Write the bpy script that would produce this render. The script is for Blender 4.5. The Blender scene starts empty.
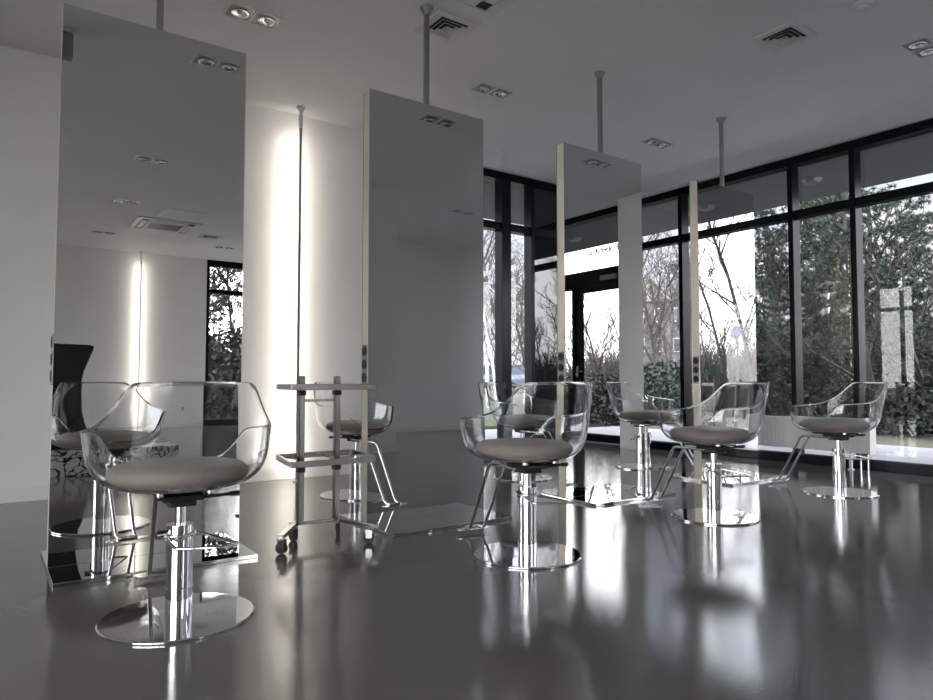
import bpy, bmesh, math, random
from mathutils import Vector, Matrix
SC = bpy.context.scene
COL = SC.collection
PI = math.pi
R = math.radians
rnd = random.Random(7)

# ------------------------------------------------------------------ measured layout
CAMZ = 0.9
YAW, PITCH, FPX = 54.556, 2.6928, 681.81
YM, MT, MW, MTOP = 3.818, 0.09, 0.898, 2.765       # mirror front plane, thickness, width, top
MX = [0.282, 1.966, 3.651, 5.329]                   # left edges of the mirrors
CEIL = 3.455
YW = 6.17
XW, YB, YR, XL = 7.45, 6.43, -7.0, -4.2             # right glazing, back wall, rear wall, left wall
A = R(YAW)

def fwd(u, depth):
    """ground point in the direction of picture column u at a forward depth"""
    x = (u - 466.5) / FPX * depth
    return Vector((x * math.sin(A) + depth * math.cos(A), -x * math.cos(A) + depth * math.sin(A), 0))
def mir(u, depth):
    """the same for what is seen by way of the mirrors"""
    p = fwd(u, depth); return Vector((p.x, 2 * YM - p.y, 0))

# ------------------------------------------------------------------ materials
MATS = {}
def mat(name, color, rough=.5, metal=0., spec=.5, **k):
    if name in MATS: return MATS[name]
    m = bpy.data.materials.new(name); m.use_nodes = True
    b = m.node_tree.nodes['Principled BSDF']
    b.inputs['Base Color'].default_value = (*color, 1)
    b.inputs['Roughness'].default_value = rough
    b.inputs['Metallic'].default_value = metal
    b.inputs['Specular IOR Level'].default_value = spec
    if 'emit' in k:
        b.inputs['Emission Color'].default_value = (*k['emit'], 1)
        b.inputs['Emission Strength'].default_value = k['es']
    if 'coat' in k:
        b.inputs['Coat Weight'].default_value = k['coat']; b.inputs['Coat Roughness'].default_value = k.get('cr', .05)
    MATS[name] = m
    return m
def noise_var(m, scale, c1, c2, detail=4, rr=None, bump=0, bscale=None, bdist=.002):
    nt = m.node_tree; N = nt.nodes; L = nt.links
    b = N['Principled BSDF']
    tc = N.new('ShaderNodeTexCoord')
    n = N.new('ShaderNodeTexNoise'); n.inputs['Scale'].default_value = scale; n.inputs['Detail'].default_value = detail
    L.new(tc.outputs['Object'], n.inputs['Vector'])
    r = N.new('ShaderNodeValToRGB')
    r.color_ramp.elements[0].position = .3; r.color_ramp.elements[1].position = .7
    r.color_ramp.elements[0].color = (*c1, 1); r.color_ramp.elements[1].color = (*c2, 1)
    L.new(n.outputs['Fac'], r.inputs['Fac']); L.new(r.outputs['Color'], b.inputs['Base Color'])
    if rr:
        mr = N.new('ShaderNodeMapRange'); mr.inputs['To Min'].default_value = rr[0]; mr.inputs['To Max'].default_value = rr[1]
        L.new(n.outputs['Fac'], mr.inputs['Value']); L.new(mr.outputs['Result'], b.inputs['Roughness'])
    if bump:
        n2 = N.new('ShaderNodeTexNoise'); n2.inputs['Scale'].default_value = bscale or scale * 8; n2.inputs['Detail'].default_value = 2
        L.new(tc.outputs['Object'], n2.inputs['Vector'])
        bp = N.new('ShaderNodeBump'); bp.inputs['Strength'].default_value = bump; bp.inputs['Distance'].default_value = bdist
        L.new(n2.outputs['Fac'], bp.inputs['Height']); L.new(bp.outputs['Normal'], b.inputs['Normal'])
    return m

WALL = noise_var(mat('wall_paint', (.7, .69, .67), .55), 1.5, (.80, .788, .785), (.83, .818, .815), bump=.15, bscale=160, bdist=.0006)
CEILM = noise_var(mat('ceiling_paint', (.6, .59, .58), .8), 1.2, (.785, .775, .785), (.82, .81, .82))
FLOOR = noise_var(mat('epoxy_floor', (.1, .1, .1), .12, spec=.75), .9, (.128, .122, .118), (.148, .141, .137), rr=(.05, .09), bump=.4, bscale=85, bdist=.0009)
WHITE = mat('white_lacquer', (.78, .77, .75), .35)
WHITEM = mat('white_metal', (.72, .72, .71), .4)
CHROME = mat('chrome', (.86, .86, .87), .045, 1.)
STEEL = noise_var(mat('brushed_steel', (.55, .54, .53), .3, 1.), 3, (.31, .30, .29), (.38, .37, .36), rr=(.18, .28))
CHAMP = noise_var(mat('champagne_aluminium', (.80, .76, .66), .42, .55), 2, (.80, .76, .66), (.84, .80, .70))
BLACKP = mat('black_plastic', (.012, .012, .013), .4)
BLACKF = mat('black_window_frame', (.006, .007, .009), .25, 0, .15)
DARKP = mat('dark_gloss_panel', (.010, .011, .016), .0, 0, .8)
MIRROR = mat('mirror_glass', (.71, .715, .705), .0, 1.)
MEDGE = mat('mirror_edge', (.33, .35, .34), .15, .8)
PLATE = mat('plate_mirror_glass', (.62, .65, .63), .01, 1.)
CUSH = noise_var(mat('taupe_leather', (.2, .18, .16), .5), 60, (.46, .405, .355), (.50, .445, .395), bump=.2, bscale=300, bdist=.0006)
RUBBER = mat('black_rubber', (.02, .02, .02), .7)
LAMPG = mat('lamp_reflector', (.6, .6, .62), .18, 1.)
VENTD = mat('vent_dark', (.03, .03, .03), .7)
GREYM = mat('grey_metal', (.33, .33, .33), .35, .7)
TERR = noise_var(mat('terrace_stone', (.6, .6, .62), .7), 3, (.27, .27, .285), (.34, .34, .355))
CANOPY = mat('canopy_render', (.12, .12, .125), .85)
ASPH = noise_var(mat('asphalt_and_grass', (.1, .1, .1), .9), .35, (.055, .052, .048), (.07, .075, .045), detail=6)
BARK = noise_var(mat('bark', (.1, .08, .06), .9), 6, (.018, .016, .014), (.035, .03, .026))
TWIG = mat('bare_twigs', (.042, .036, .032), .9)
BIRCH = noise_var(mat('birch_bark', (.6, .58, .55), .7), 7, (.06, .055, .05), (.40, .39, .37), detail=3)
BIRCH.node_tree.nodes['Color Ramp'].color_ramp.elements[0].position = .38
BIRCH.node_tree.nodes['Color Ramp'].color_ramp.elements[1].position = .46
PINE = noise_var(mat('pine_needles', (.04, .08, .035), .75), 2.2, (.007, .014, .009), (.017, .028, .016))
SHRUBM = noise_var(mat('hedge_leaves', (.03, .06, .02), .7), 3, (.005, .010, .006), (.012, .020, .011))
SCRUB = noise_var(mat('dry_scrub', (.18, .15, .11), .9), 2, (.05, .044, .038), (.09, .08, .068))
EMLED = mat('led_diffuser', (1, 1, 1), .5, emit=(1, .92, .78), es=19)
CARM = mat('silver_car_paint', (.11, .125, .15), .3, .6, coat=1)
CARB = mat('blue_grey_car_paint', (.12, .17, .25), .3, .5, coat=1)
CARG = mat('car_glass', (.03, .04, .05), .05, 0, .8)
TAIL = mat('red_tail_light', (.55, .02, .03), .25)
BLUE = mat('blue_sign_enamel', (.006, .010, .07), .4)
TEAL = mat('teal_sign_enamel', (.010, .055, .065), .4)
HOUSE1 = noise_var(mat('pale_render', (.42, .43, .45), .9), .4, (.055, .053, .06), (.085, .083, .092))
HOUSE2 = mat('brown_render', (.085, .075, .07), .9)
ROOFM = mat('roof_dark', (.09, .085, .09), .8)
PANE = mat('far_window', (.05, .06, .08), .1)
TEXTM = mat('grey_frosted_lettering', (.035, .035, .037), .6)
BLACKG = mat('black_gloss', (.006, .006, .007), .3)

m = MARBLE = mat('black_veined_marble', (.8, .8, .78), .15)
nt = m.node_tree; N = nt.nodes; L = nt.links
tc = N.new('ShaderNodeTexCoord'); nz = N.new('ShaderNodeTexNoise'); nz.inputs['Scale'].default_value = 7; nz.inputs['Detail'].default_value = 5
nz.inputs['Distortion'].default_value = 1.6
L.new(tc.outputs['Object'], nz.inputs['Vector'])
rp = N.new('ShaderNodeValToRGB'); e = rp.color_ramp.elements
e[0].position = .46; e[0].color = (.75, .74, .72, 1); e[1].position = .56; e[1].color = (.75, .74, .72, 1)
for p_, c_ in ((.48, .01), (.53, .012)):
    q = e.new(p_); q.color = (c_, c_, c_, 1)
L.new(nz.outputs['Fac'], rp.inputs['Fac']); L.new(rp.outputs['Color'], N['Principled BSDF'].inputs['Base Color'])

def thin_glass(name, tint, ior=1.5, extra=0.0):
    m = bpy.data.materials.new(name); m.use_nodes = True
    nt = m.node_tree; nt.nodes.clear(); N = nt.nodes; L = nt.links
    o = N.new('ShaderNodeOutputMaterial'); t = N.new('ShaderNodeBsdfTransparent'); g = N.new('ShaderNodeBsdfGlossy')
    t.inputs['Color'].default_value = (*tint, 1); g.inputs['Roughness'].default_value = 0
    f = N.new('ShaderNodeLayerWeight'); f.inputs['Blend'].default_value = .5
    pw = N.new('ShaderNodeMath'); pw.operation = 'POWER'; pw.inputs[1].default_value = 5
    L.new(f.outputs['Facing'], pw.inputs[0])
    mm = N.new('ShaderNodeMath'); mm.operation = 'MULTIPLY_ADD'; mm.inputs[1].default_value = .9; mm.inputs[2].default_value = .035
    mm.use_clamp = True
    x = N.new('ShaderNodeMixShader')
    L.new(pw.outputs[0], mm.inputs[0]); L.new(mm.outputs[0], x.inputs[0]); L.new(t.outputs[0], x.inputs[1]); L.new(g.outputs[0], x.inputs[2])
    L.new(x.outputs[0], o.inputs[0]); return m
GLASS = thin_glass('window_glass', (.955, .95, .955))
def acrylic():
    m = bpy.data.materials.new('clear_acrylic'); m.use_nodes = True
    nt = m.node_tree; nt.nodes.clear(); N = nt.nodes
    o = N.new('ShaderNodeOutputMaterial'); g = N.new('ShaderNodeBsdfGlass')
    g.inputs['Color'].default_value = (.965, .97, .975, 1); g.inputs['Roughness'].default_value = 0; g.inputs['IOR'].default_value = 1.49
    nt.links.new(g.outputs[0], o.inputs[0]); return m
ACRYL = acrylic()

# ------------------------------------------------------------------ object helpers
def obj(name, bm, material, parent=None, loc=None, smooth=False, bevel=0, angle=40):
    me = bpy.data.meshes.new(name)
    bmesh.ops.recalc_face_normals(bm, faces=bm.faces)
    bm.to_mesh(me); bm.free()
    mats = material if isinstance(material, (list, tuple)) else [material]
    for q in mats: me.materials.append(q)
    o = bpy.data.objects.new(name, me); COL.objects.link(o)
    if parent: o.parent = parent
    if loc: o.location = loc
    if smooth:
        me.shade_smooth()
        try: me.set_sharp_from_angle(angle=R(angle))
        except Exception: pass
    if bevel:
        b = o.modifiers.new('bevel', 'BEVEL'); b.width = bevel; b.segments = 2; b.limit_method = 'ANGLE'
    return o
def tag(o, label, cat, group=None, kind=None):
    o['label'] = label; o['category'] = cat
    if group: o['group'] = group
    if kind: o['kind'] = kind
    return o
def struct(o, label=None):
    o['kind'] = 'structure'
    if label: o['label'] = label
    return o
def thing(name, label, cat, loc=(0, 0, 0), rz=0, group=None):
    o = bpy.data.objects.new(name, None); COL.objects.link(o)
    o.location = loc; o.rotation_euler = (0, 0, rz); o.empty_display_size = .1
    return tag(o, label, cat, group)
def copy_tree(o, parent=None):
    c = o.copy(); COL.objects.link(c)
    if parent: c.parent = parent
    for ch in [x for x in bpy.data.objects if x.parent == o]:
        copy_tree(ch, c)
    return c
def box(bm, x0, x1, y0, y1, z0, z1, mi=0):
    vs = [bm.verts.new((x, y, z)) for x in (x0, x1) for y in (y0, y1) for z in (z0, z1)]
    for f in ((0, 1, 3, 2), (4, 6, 7, 5), (0, 4, 5, 1), (2, 3, 7, 6), (0, 2, 6, 4), (1, 5, 7, 3)):
        fc = bm.faces.new([vs[i] for i in f]); fc.material_index = mi
    return bm
def B(*a): return box(bmesh.new(), *a)
def lathe(bm, prof, n=48, c=(0, 0), mi=0):
    rings = []
    for r_, z in prof:
        if r_ < 1e-6: rings.append([bm.verts.new((c[0], c[1], z))])
        else: rings.append([bm.verts.new((c[0] + r_ * math.cos(2 * PI * k / n), c[1] + r_ * math.sin(2 * PI * k / n), z)) for k in range(n)])
    for a, b in zip(rings, rings[1:]):
        for k in range(n):
            k2 = (k + 1) % n
            if len(a) == 1 and len(b) == 1: continue
            if len(a) == 1: f = bm.faces.new((a[0], b[k], b[k2]))
            elif len(b) == 1: f = bm.faces.new((a[k], b[0], a[k2]))
            else: f = bm.faces.new((a[k], b[k], b[k2], a[k2]))
            f.material_index = mi
    return bm
def tube(bm, pts, r_, n=10, closed=False, mi=0):
    pts = [Vector(p) for p in pts]; rr = r_ if isinstance(r_, (list, tuple)) else [r_] * len(pts)
    rings = []; nrm = None; L_ = len(pts)
    for i, p in enumerate(pts):
        if closed: d = pts[(i + 1) % L_] - pts[i - 1]
        else: d = pts[min(i + 1, L_ - 1)] - pts[max(i - 1, 0)]
        d.normalize()
        if nrm is None:
            nrm = d.orthogonal().normalized()
        nrm = (nrm - d * nrm.dot(d)).normalized()
        bn = d.cross(nrm)
        rings.append([bm.verts.new(p + nrm * rr[i] * math.cos(2 * PI * k / n) + bn * rr[i] * math.sin(2 * PI * k / n)) for k in range(n)])
    for i in range(L_ if closed else L_ - 1):
        a, b = rings[i], rings[(i + 1) % L_]
        for k in range(n):
            k2 = (k + 1) % n
            f = bm.faces.new((a[k], a[k2], b[k2], b[k])); f.material_index = mi
    if not closed:
        bm.faces.new(rings[0][::-1]).material_index = mi; bm.faces.new(rings[-1]).material_index = mi
    return bm
def rounded(pts, r_, seg=5, closed=False):
    """round the corners of a polyline"""
    pts = [Vector(p) for p in pts]; out = []
    n = len(pts)
    for i, p in enumerate(pts):
        if not closed and i in (0, n - 1): out.append(p); continue
        a = pts[i - 1]; b = pts[(i + 1) % n]
        da = (a - p); db = (b - p); q = min(r_, da.length * .45, db.length * .45)
        a2 = p + da.normalized() * q; b2 = p + db.normalized() * q
        for k in range(seg + 1):
            t = k / seg; out.append(a2 * (1 - t) ** 2 + p * 2 * t * (1 - t) + b2 * t * t)
    return out
def prism(bm, poly, z0, z1, mi=0):
    a = [bm.verts.new((x, y, z0)) for x, y in poly]; b = [bm.verts.new((x, y, z1)) for x, y in poly]
    n = len(poly)
    bm.faces.new(a[::-1]).material_index = mi; bm.faces.new(b).material_index = mi
    for k in range(n):
        bm.faces.new((a[k], a[(k + 1) % n], b[(k + 1) % n], b[k])).material_index = mi
    return bm
def bar(bm, p, q, w, h, mi=0):
    """rectangular bar from p to q, width w (horizontal) and height h"""
    p, q = Vector(p), Vector(q); d = (q - p).normalized()
    up = Vector((0, 0, 1)) if abs(d.z) < .9 else Vector((0, 1, 0))
    s = d.cross(up).normalized(); u = s.cross(d).normalized()
    vs = []
    for c in (p, q):
        for a_, b_ in ((-1, -1), (1, -1), (1, 1), (-1, 1)): vs.append(bm.verts.new(c + s * a_ * w / 2 + u * b_ * h / 2))
    for f in ((3, 2, 1, 0), (4, 5, 6, 7), (0, 1, 5, 4), (1, 2, 6, 5), (2, 3, 7, 6), (3, 0, 4, 7)):
        bm.faces.new([vs[i] for i in f]).material_index = mi
    return bm

# ------------------------------------------------------------------ room shell
struct(obj('floor', B(XL - .2, XW + .1, YR - .2, YB + .1, -.1, 0), FLOOR), 'glossy dark grey epoxy floor')
struct(obj('ceiling', B(XL - .2, XW + .16, YR - .2, YB + .16, CEIL, CEIL + .25), CEILM), 'white painted ceiling')
GX0 = 4.35                                            # where the back glazing starts
struct(obj('wall_back', B(XL - .2, GX0, YW, YB + .2, 0, CEIL), WALL), 'white wall behind the mirrors')
struct(obj('wall_left', B(XL - .2, XL, 1.6, YB, 0, CEIL), WALL)); struct(obj('wall_left_rear', B(XL - .2, XL, YR - .2, -5.4, 0, CEIL), WALL))
w = bpy.data.objects.new('added_light_window', None); COL.objects.link(w); struct(w)  # glazing added in the unseen left wall to brighten the room with sky light
bm = bmesh.new(); box(bm, XL - .15, XL, -5.4, 1.6, 0, .095); box(bm, XL - .15, XL, -5.4, 1.6, 3.365, CEIL); box(bm, XL - .15, XL, -5.4, 1.6, 2.755, 2.845)
obj('window_frame', bm, BLACKF, w, bevel=.004)
for k in range(5): obj('mullion', B(XL - .15, XL, -5.4 + k * 1.735, -5.34 + k * 1.735, .095, 3.365), BLACKF, w, bevel=.004)
obj('window_pane', B(XL - .1, XL - .099, -5.4, 1.6, .095, 3.365), GLASS, w)
struct(obj('wall_rear', B(XL - .2, 3.78, YR - .2, YR, 0, CEIL), WALL), 'white wall seen in the first mirror')
struct(obj('wall_rear_right', B(5.0, 9.0, -3.25, -3.0, 0, CEIL), WALL))
struct(obj('wall_return', B(XW, 9.0, -2.25, -2.1, 0, CEIL), WALL)); w = bpy.data.objects.new('window_6', None); COL.objects.link(w); struct(w)
bm = bmesh.new(); box(bm, 8.85, 9.0, -3.0, -2.25, 0, .095); box(bm, 8.85, 9.0, -3.0, -2.25, 3.365, CEIL); box(bm, 8.85, 9.0, -3.0, -2.94, .095, 3.365); box(bm, 8.85, 9.0, -2.31, -2.25, .095, 3.365)
obj('window_frame', bm, BLACKF, w); obj('window_pane', B(8.95, 8.951, -2.94, -2.31, .095, 3.365), GLASS, w)
struct(obj('floor_recess', B(XW + .1, 9.0, -3.2, -2.1, -.1, 0), FLOOR)); struct(obj('ceiling_recess', B(XW + .16, 9.0, -3.2, -2.1, CEIL, CEIL + .25), CEILM))
struct(obj('wall_side', B(5.0, 5.2, YR - .2, -3.25, 0, CEIL), WALL))
def baseboard(name, x0, x1, y0, y1):
    struct(obj(name, B(x0, x1, y0, y1, 0, .108), WHITE, bevel=.003))
baseboard('baseboard_back', XL, GX0, YW - .014, YW)
baseboard('baseboard_rear', XL, 3.78, YR, YR + .014)
baseboard('baseboard_rear_right', 5.0, 8.85, -3.0, -2.986)
c = obj('column', B(3.86, 4.39, -.65, -.1, 0, CEIL), WALL); c.name = 'column'; struct(c, 'square white column')
struct(obj('baseboard_column', B(3.846, 4.404, -.664, -.086, 0, .108), WHITE, bevel=.003))
struct(obj('wall_pier', B(7.18, XW + .14, 1.19, 1.86, 0, CEIL), WALL), 'plain wall pier beside the glass door')

# glazing along the right (x = XW) ------------------------------------------------
D0, D1 = XW, XW + .15                                 # frame depth
def window(name, y0, y1, mulls, tz=(2.755, 2.845), base=.095, label=None):
    """glazing in the right hand wall between y0 and y1"""
    w = bpy.data.objects.new(name, None); COL.objects.link(w); struct(w, label)
    bm = bmesh.new()
    box(bm, D0, D1, y0, y1, 0, base); box(bm, D0, D1, y0, y1, 3.365, CEIL)
    box(bm, D0 - .01, D0 + .06, y0, y1, CEIL - .045, CEIL)
    box(bm, D0 + .02, D1, y0, y1, *tz)
    obj('window_frame', bm, BLACKF, w, bevel=.004)
    for y in mulls:
        bm = bmesh.new(); box(bm, D0, D1, y - .03, y + .03, base, 3.365)
        obj('mullion', bm, BLACKF, w, bevel=.004)
    ed = [y0] + list(mulls) + [y1]
    for a_, b_ in zip(ed, ed[1:]):
        for z0, z1 in ((base, tz[0]), (tz[1], 3.365)):
            obj('window_pane', B(D0 + .118, D0 + .119, a_ + .0, b_ - .0, z0, z1), GLASS, w)
    return w
window('window_1', 1.86, YB + .15, [1.92, 3.44, 4.12, 5.62, YB + .06], label='floor to ceiling glazing on the right')
# back glazing (y = YB)
w = bpy.data.objects.new('window_2', None); COL.objects.link(w); struct(w, 'floor to ceiling glazing in the back wall')
bm = bmesh.new(); E0, E1 = YB, YB + .15
box(bm, GX0, XW, E0, E1, 0, .095); box(bm, GX0, XW, E0, E1, 3.365, CEIL); box(bm, GX0, XW, E0 - .01, E0 + .05, CEIL - .045, CEIL)
box(bm, GX0, XW, E0 + .02, E1, 2.755, 2.845); obj('window_frame', bm, BLACKF, w, bevel=.004)
for x0, x1 in ((GX0, GX0 + .06), (5.11, 5.25), (5.58, 5.63)):
    obj('mullion', B(x0, x1, E0, E1, .095, 3.365), BLACKF, w, bevel=.004)
for a_, b_ in ((GX0, 5.18), (5.18, 5.6)):
    for z0, z1 in ((.095, 2.755), (2.845, 3.365)):
        obj('window_pane', B(a_, b_, E0 + .118, E0 + .119, z0, z1), GLASS, w)
obj('dark_panel', B(5.63, XW, E0 + .03, E0 + .06, .095, 3.365), DARKP, w)
# rear window (seen in the first mirror)
w = bpy.data.objects.new('window_3', None); COL.objects.link(w); struct(w, 'window at the far end seen in the first mirror')
bm = bmesh.new(); box(bm, 3.78, 5.0, YR - .15, YR, 0, .12); box(bm, 3.78, 5.0, YR - .15, YR, 3.33, CEIL); box(bm, 3.78, 5.0, YR - .15, YR, 2.755, 2.845)
box(bm, 3.78, 3.84, YR - .15, YR, .12, 3.33); box(bm, 4.94, 5.0, YR - .15, YR, .12, 3.33)
obj('window_frame', bm, BLACKF, w, bevel=.004)
obj('window_pane', B(3.84, 4.94, YR - .1, YR - .099, .12, 3.33), GLASS, w)
# entrance (seen in the third mirror)
w = bpy.data.objects.new('window_4', None); COL.objects.link(w); struct(w, 'glass entrance front with a fanlight')
bm = bmesh.new()
box(bm, D0, D1, -2.1, 1.19, 3.365, CEIL); box(bm, D0 - .01, D0 + .06, -2.1, 1.19, CEIL - .045, CEIL)
box(bm, D0, D1, -2.1, 1.19, 2.34, 2.585); box(bm, D0, D1, -2.1, .10, 0, .095)
for y in (-2.07, -1.0, .02, 1.16): box(bm, D0, D1, y - .03, y + .03, .0, 2.34)
box(bm, D0, D1, -1.03, -.97, 2.585, 3.365)
obj('window_frame', bm, BLACKF, w, bevel=.004)
for a_, b_ in ((-2.1, -1.0), (-1.0, 1.19)): obj('window_pane', B(D0 + .118, D0 + .119, a_, b_, 2.585, 3.365), GLASS, w)
for a_, b_ in ((-2.1, -1.0), (-1.0, .02)): obj('window_pane', B(D0 + .118, D0 + .119, a_, b_, .095, 2.34), GLASS, w)
w = bpy.data.objects.new('door_1', None); COL.objects.link(w); struct(w, 'black framed glass entrance door')
bm = bmesh.new()
box(bm, D0 + .03, D0 + .1, .055, .155, .01, 2.335); box(bm, D0 + .03, D0 + .1, 1.05, 1.125, .01, 2.335)
box(bm, D0 + .03, D0 + .1, .155, 1.05, .01, .13); box(bm, D0 + .03, D0 + .1, .155, 1.05, 2.26, 2.335)
obj('door_frame', bm, BLACKF, w, bevel=.004)
obj('door_pane', B(D0 + .06, D0 + .061, .155, 1.05, .13, 2.26), GLASS, w)
bm = bmesh.new(); bar(bm, (D0 + .0, .105, .98), (D0 + .0, .105, 1.14), .02, .04); tube(bm, rounded([(D0 + .03, .105, 1.06), (D0 - .035, .105, 1.06), (D0 - .035, .24, 1.06)], .02), .009)
obj('door_handle', bm, STEEL, w, smooth=True)
obj('door_closer', B(D0 - .04, D0 + .02, .62, .92, 2.40, 2.47), GREYM, w, bevel=.006)
# street address on the fanlight, readable from outside
cu = bpy.data.curves.new('address_lettering', 'FONT'); cu.body = 'ul. Krzycka 92'; cu.size = .118; cu.extrude = .0006; cu.offset = .006
t = bpy.data.objects.new('address_lettering', cu)
dg = bpy.context.evaluated_depsgraph_get()
COL.objects.link(t); bpy.context.view_layer.update()
me = bpy.data.meshes.new_from_object(t.evaluated_get(bpy.context.evaluated_depsgraph_get()))
bpy.data.objects.remove(t)
t = bpy.data.objects.new('address_lettering', me); COL.objects.link(t); me.materials.clear(); me.materials.append(TEXTM)
t.rotation_euler = (PI / 2, 0, PI / 2); t.location = (D0 + .122, .24, 2.85)
tag(t, 'grey street address lettering on the glass above the entrance door', 'lettering')

# ------------------------------------------------------------------ mirror stations
def make_mirror():
    root = thing('mirror_station', '', 'mirror', (0, 0, 0), 0)
    # body with the pale side edges
    bm = bmesh.new(); box(bm, 0, MW, .006, MT - .006, .02, MTOP)
    obj('mirror_frame', bm, CHAMP, root, bevel=.0015)
    bm = bmesh.new(); box(bm, .0, MW, 0, .006, .021, MTOP)
    g = obj('mirror_glass', bm, [MIRROR, MEDGE], root)
    for f in g.data.polygons: f.material_index = 0 if abs(f.normal.y) > .5 else 1
    bm = bmesh.new(); box(bm, .0, MW, MT - .006, MT, .021, MTOP)
    g = obj('mirror_glass', bm, [MIRROR, MEDGE], root)
    for f in g.data.polygons: f.material_index = 0 if abs(f.normal.y) > .5 else 1
    # socket panel set in the side edge
    sp = obj('socket_panel', B(-.004, .002, .012, MT - .012, .885, 1.135), GREYM, root, bevel=.001)
    for k in range(3):
        z = .928 + k * .083
        bm = bmesh.new(); n = 20; ring = []
        for q in range(n):
            a = 2 * PI * q / n; ring.append((MT / 2 + .030 * math.cos(a), z + .030 * math.sin(a)))
        va = [bm.verts.new((-.008, y, zz)) for y, zz in ring]; vb = [bm.verts.new((-.004, y, zz)) for y, zz in ring]
        vc = [bm.verts.new((-.008, MT / 2 + (y - MT / 2) * .8, z + (zz - z) * .8)) for y, zz in ring]
        vd = [bm.verts.new((-.0045, MT / 2 + (y - MT / 2) * .75, z + (zz - z) * .75)) for y, zz in ring]
        for q in range(n):
            q2 = (q + 1) % n
            bm.faces.new((va[q], va[q2], vb[q2], vb[q])); bm.faces.new((va[q], vc[q], vc[q2], va[q2])); bm.faces.new((vc[q], vd[q], vd[q2], vc[q2]))
        bm.faces.new(vd)
        obj('socket', bm, BLACKP, sp)
    fp = obj('floor_plate', B(-.003, MW + .003, -.312, MT + .312, .0, .020), PLATE, root, bevel=.002)
    bm = bmesh.new(); box(bm, MW / 2 - .016, MW / 2 + .016, MT / 2 - .016, MT / 2 + .016, MTOP, CEIL)
    p = obj('ceiling_pole', bm, GREYM, root, bevel=.004)
    bm = bmesh.new(); lathe(bm, [(0, CEIL), (.045, CEIL), (.045, CEIL - .008), (.03, CEIL - .03), (.022, CEIL - .05), (0, CEIL - .05)], 24, (MW / 2, MT / 2))
    obj('ceiling_flange', bm, GREYM, p, smooth=True)
    return root
proto = make_mirror()
labels = ['tall double-sided mirror nearest the camera, furthest left, behind the nearest clear chair',
          'tall double-sided mirror just right of the chrome trolley, its pole beside a ceiling vent',
          'tall double-sided mirror that reflects the entrance door, between the second and the last mirror',
          'tall double-sided mirror furthest right, reflecting sky and a blue round sign']
for i, x in enumerate(MX):
    o = proto if i == 0 else copy_tree(proto)
    o.location = (x, YM, 0); o['label'] = labels[i]; o['group'] = 'ceiling-hung double-sided mirrors'

# ------------------------------------------------------------------ styling chairs
def sm(t): t = max(0, min(1, t)); return t * t * (3 - 2 * t)
def rim_h(a):
    """rim height over the angle from the back, 0..180"""
    pts = [(0, .908), (39, .906), (43, .892), (49, .838), (56, .792), (65, .758), (76, .738), (90, .727), (105, .719), (120, .712), (124, .700), (129, .655), (136, .605), (146, .570), (160, .553), (180, .545)]
    for (a0, h0), (a1, h1) in zip(pts, pts[1:]):
        if a <= a1: return h0 + (h1 - h0) * (a - a0) / (a1 - a0)
    return .545
PROF = [(0, .487), (.12, .487), (.18, .490), (.228, .499), (.270, .518), (.300, .545), (.320, .58), (.329, .62), (.331, .68), (.329, .76), (.327, .93)]
def prof_r(z):
    for (r0, z0), (r1, z1) in zip(PROF[1:], PROF[2:]):
        if z <= z1: return r0 + (r1 - r0) * (z - z0) / max(z1 - z0, 1e-6)
    return PROF[-1][0]
def arc_profile():
    return PROF
def shell_point(a, t):
    """a: angle from back (deg, signed), t 0..1 from bottom centre to rim"""
    h = rim_h(abs(a))
    # walk along profile up to height h
    cum = [0]; P = []
    for r_, z in PROF:
        if z <= h: P.append((r_, z))
        else: P.append((prof_r(h), h)); break
    if P[-1][1] < h - 1e-6: P.append((prof_r(h), h))
    for (r0, z0), (r1, z1) in zip(P, P[1:]): cum.append(cum[-1] + math.hypot(r1 - r0, z1 - z0))
    s = t * cum[-1]
    for i in range(len(P) - 1):
        if s <= cum[i + 1] + 1e-9:
            k = (s - cum[i]) / max(cum[i + 1] - cum[i], 1e-9)
            r_ = P[i][0] + (P[i + 1][0] - P[i][0]) * k; z = P[i][1] + (P[i + 1][1] - P[i][1]) * k; break
    fl = .020 * math.exp(-((abs(a) - 108) / 30) ** 2) * max(0, (z - .56) / .16) ** 2   # arms flare outwards
    lean = .055 * sm((z - .62) / .3) * max(0, math.cos(R(a)))                           # the back leans back
    nar = 1 - .07 * sm((z - .72) / .2) * math.sin(R(abs(a))) ** 2
    r_ = r_ + fl
    x = r_ * math.sin(R(a)) * nar; y = -r_ * math.cos(R(a)) - lean * .9 + .036 * (1 - sm((z - .52) / .40))
    return Vector((x, y, z))
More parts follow.
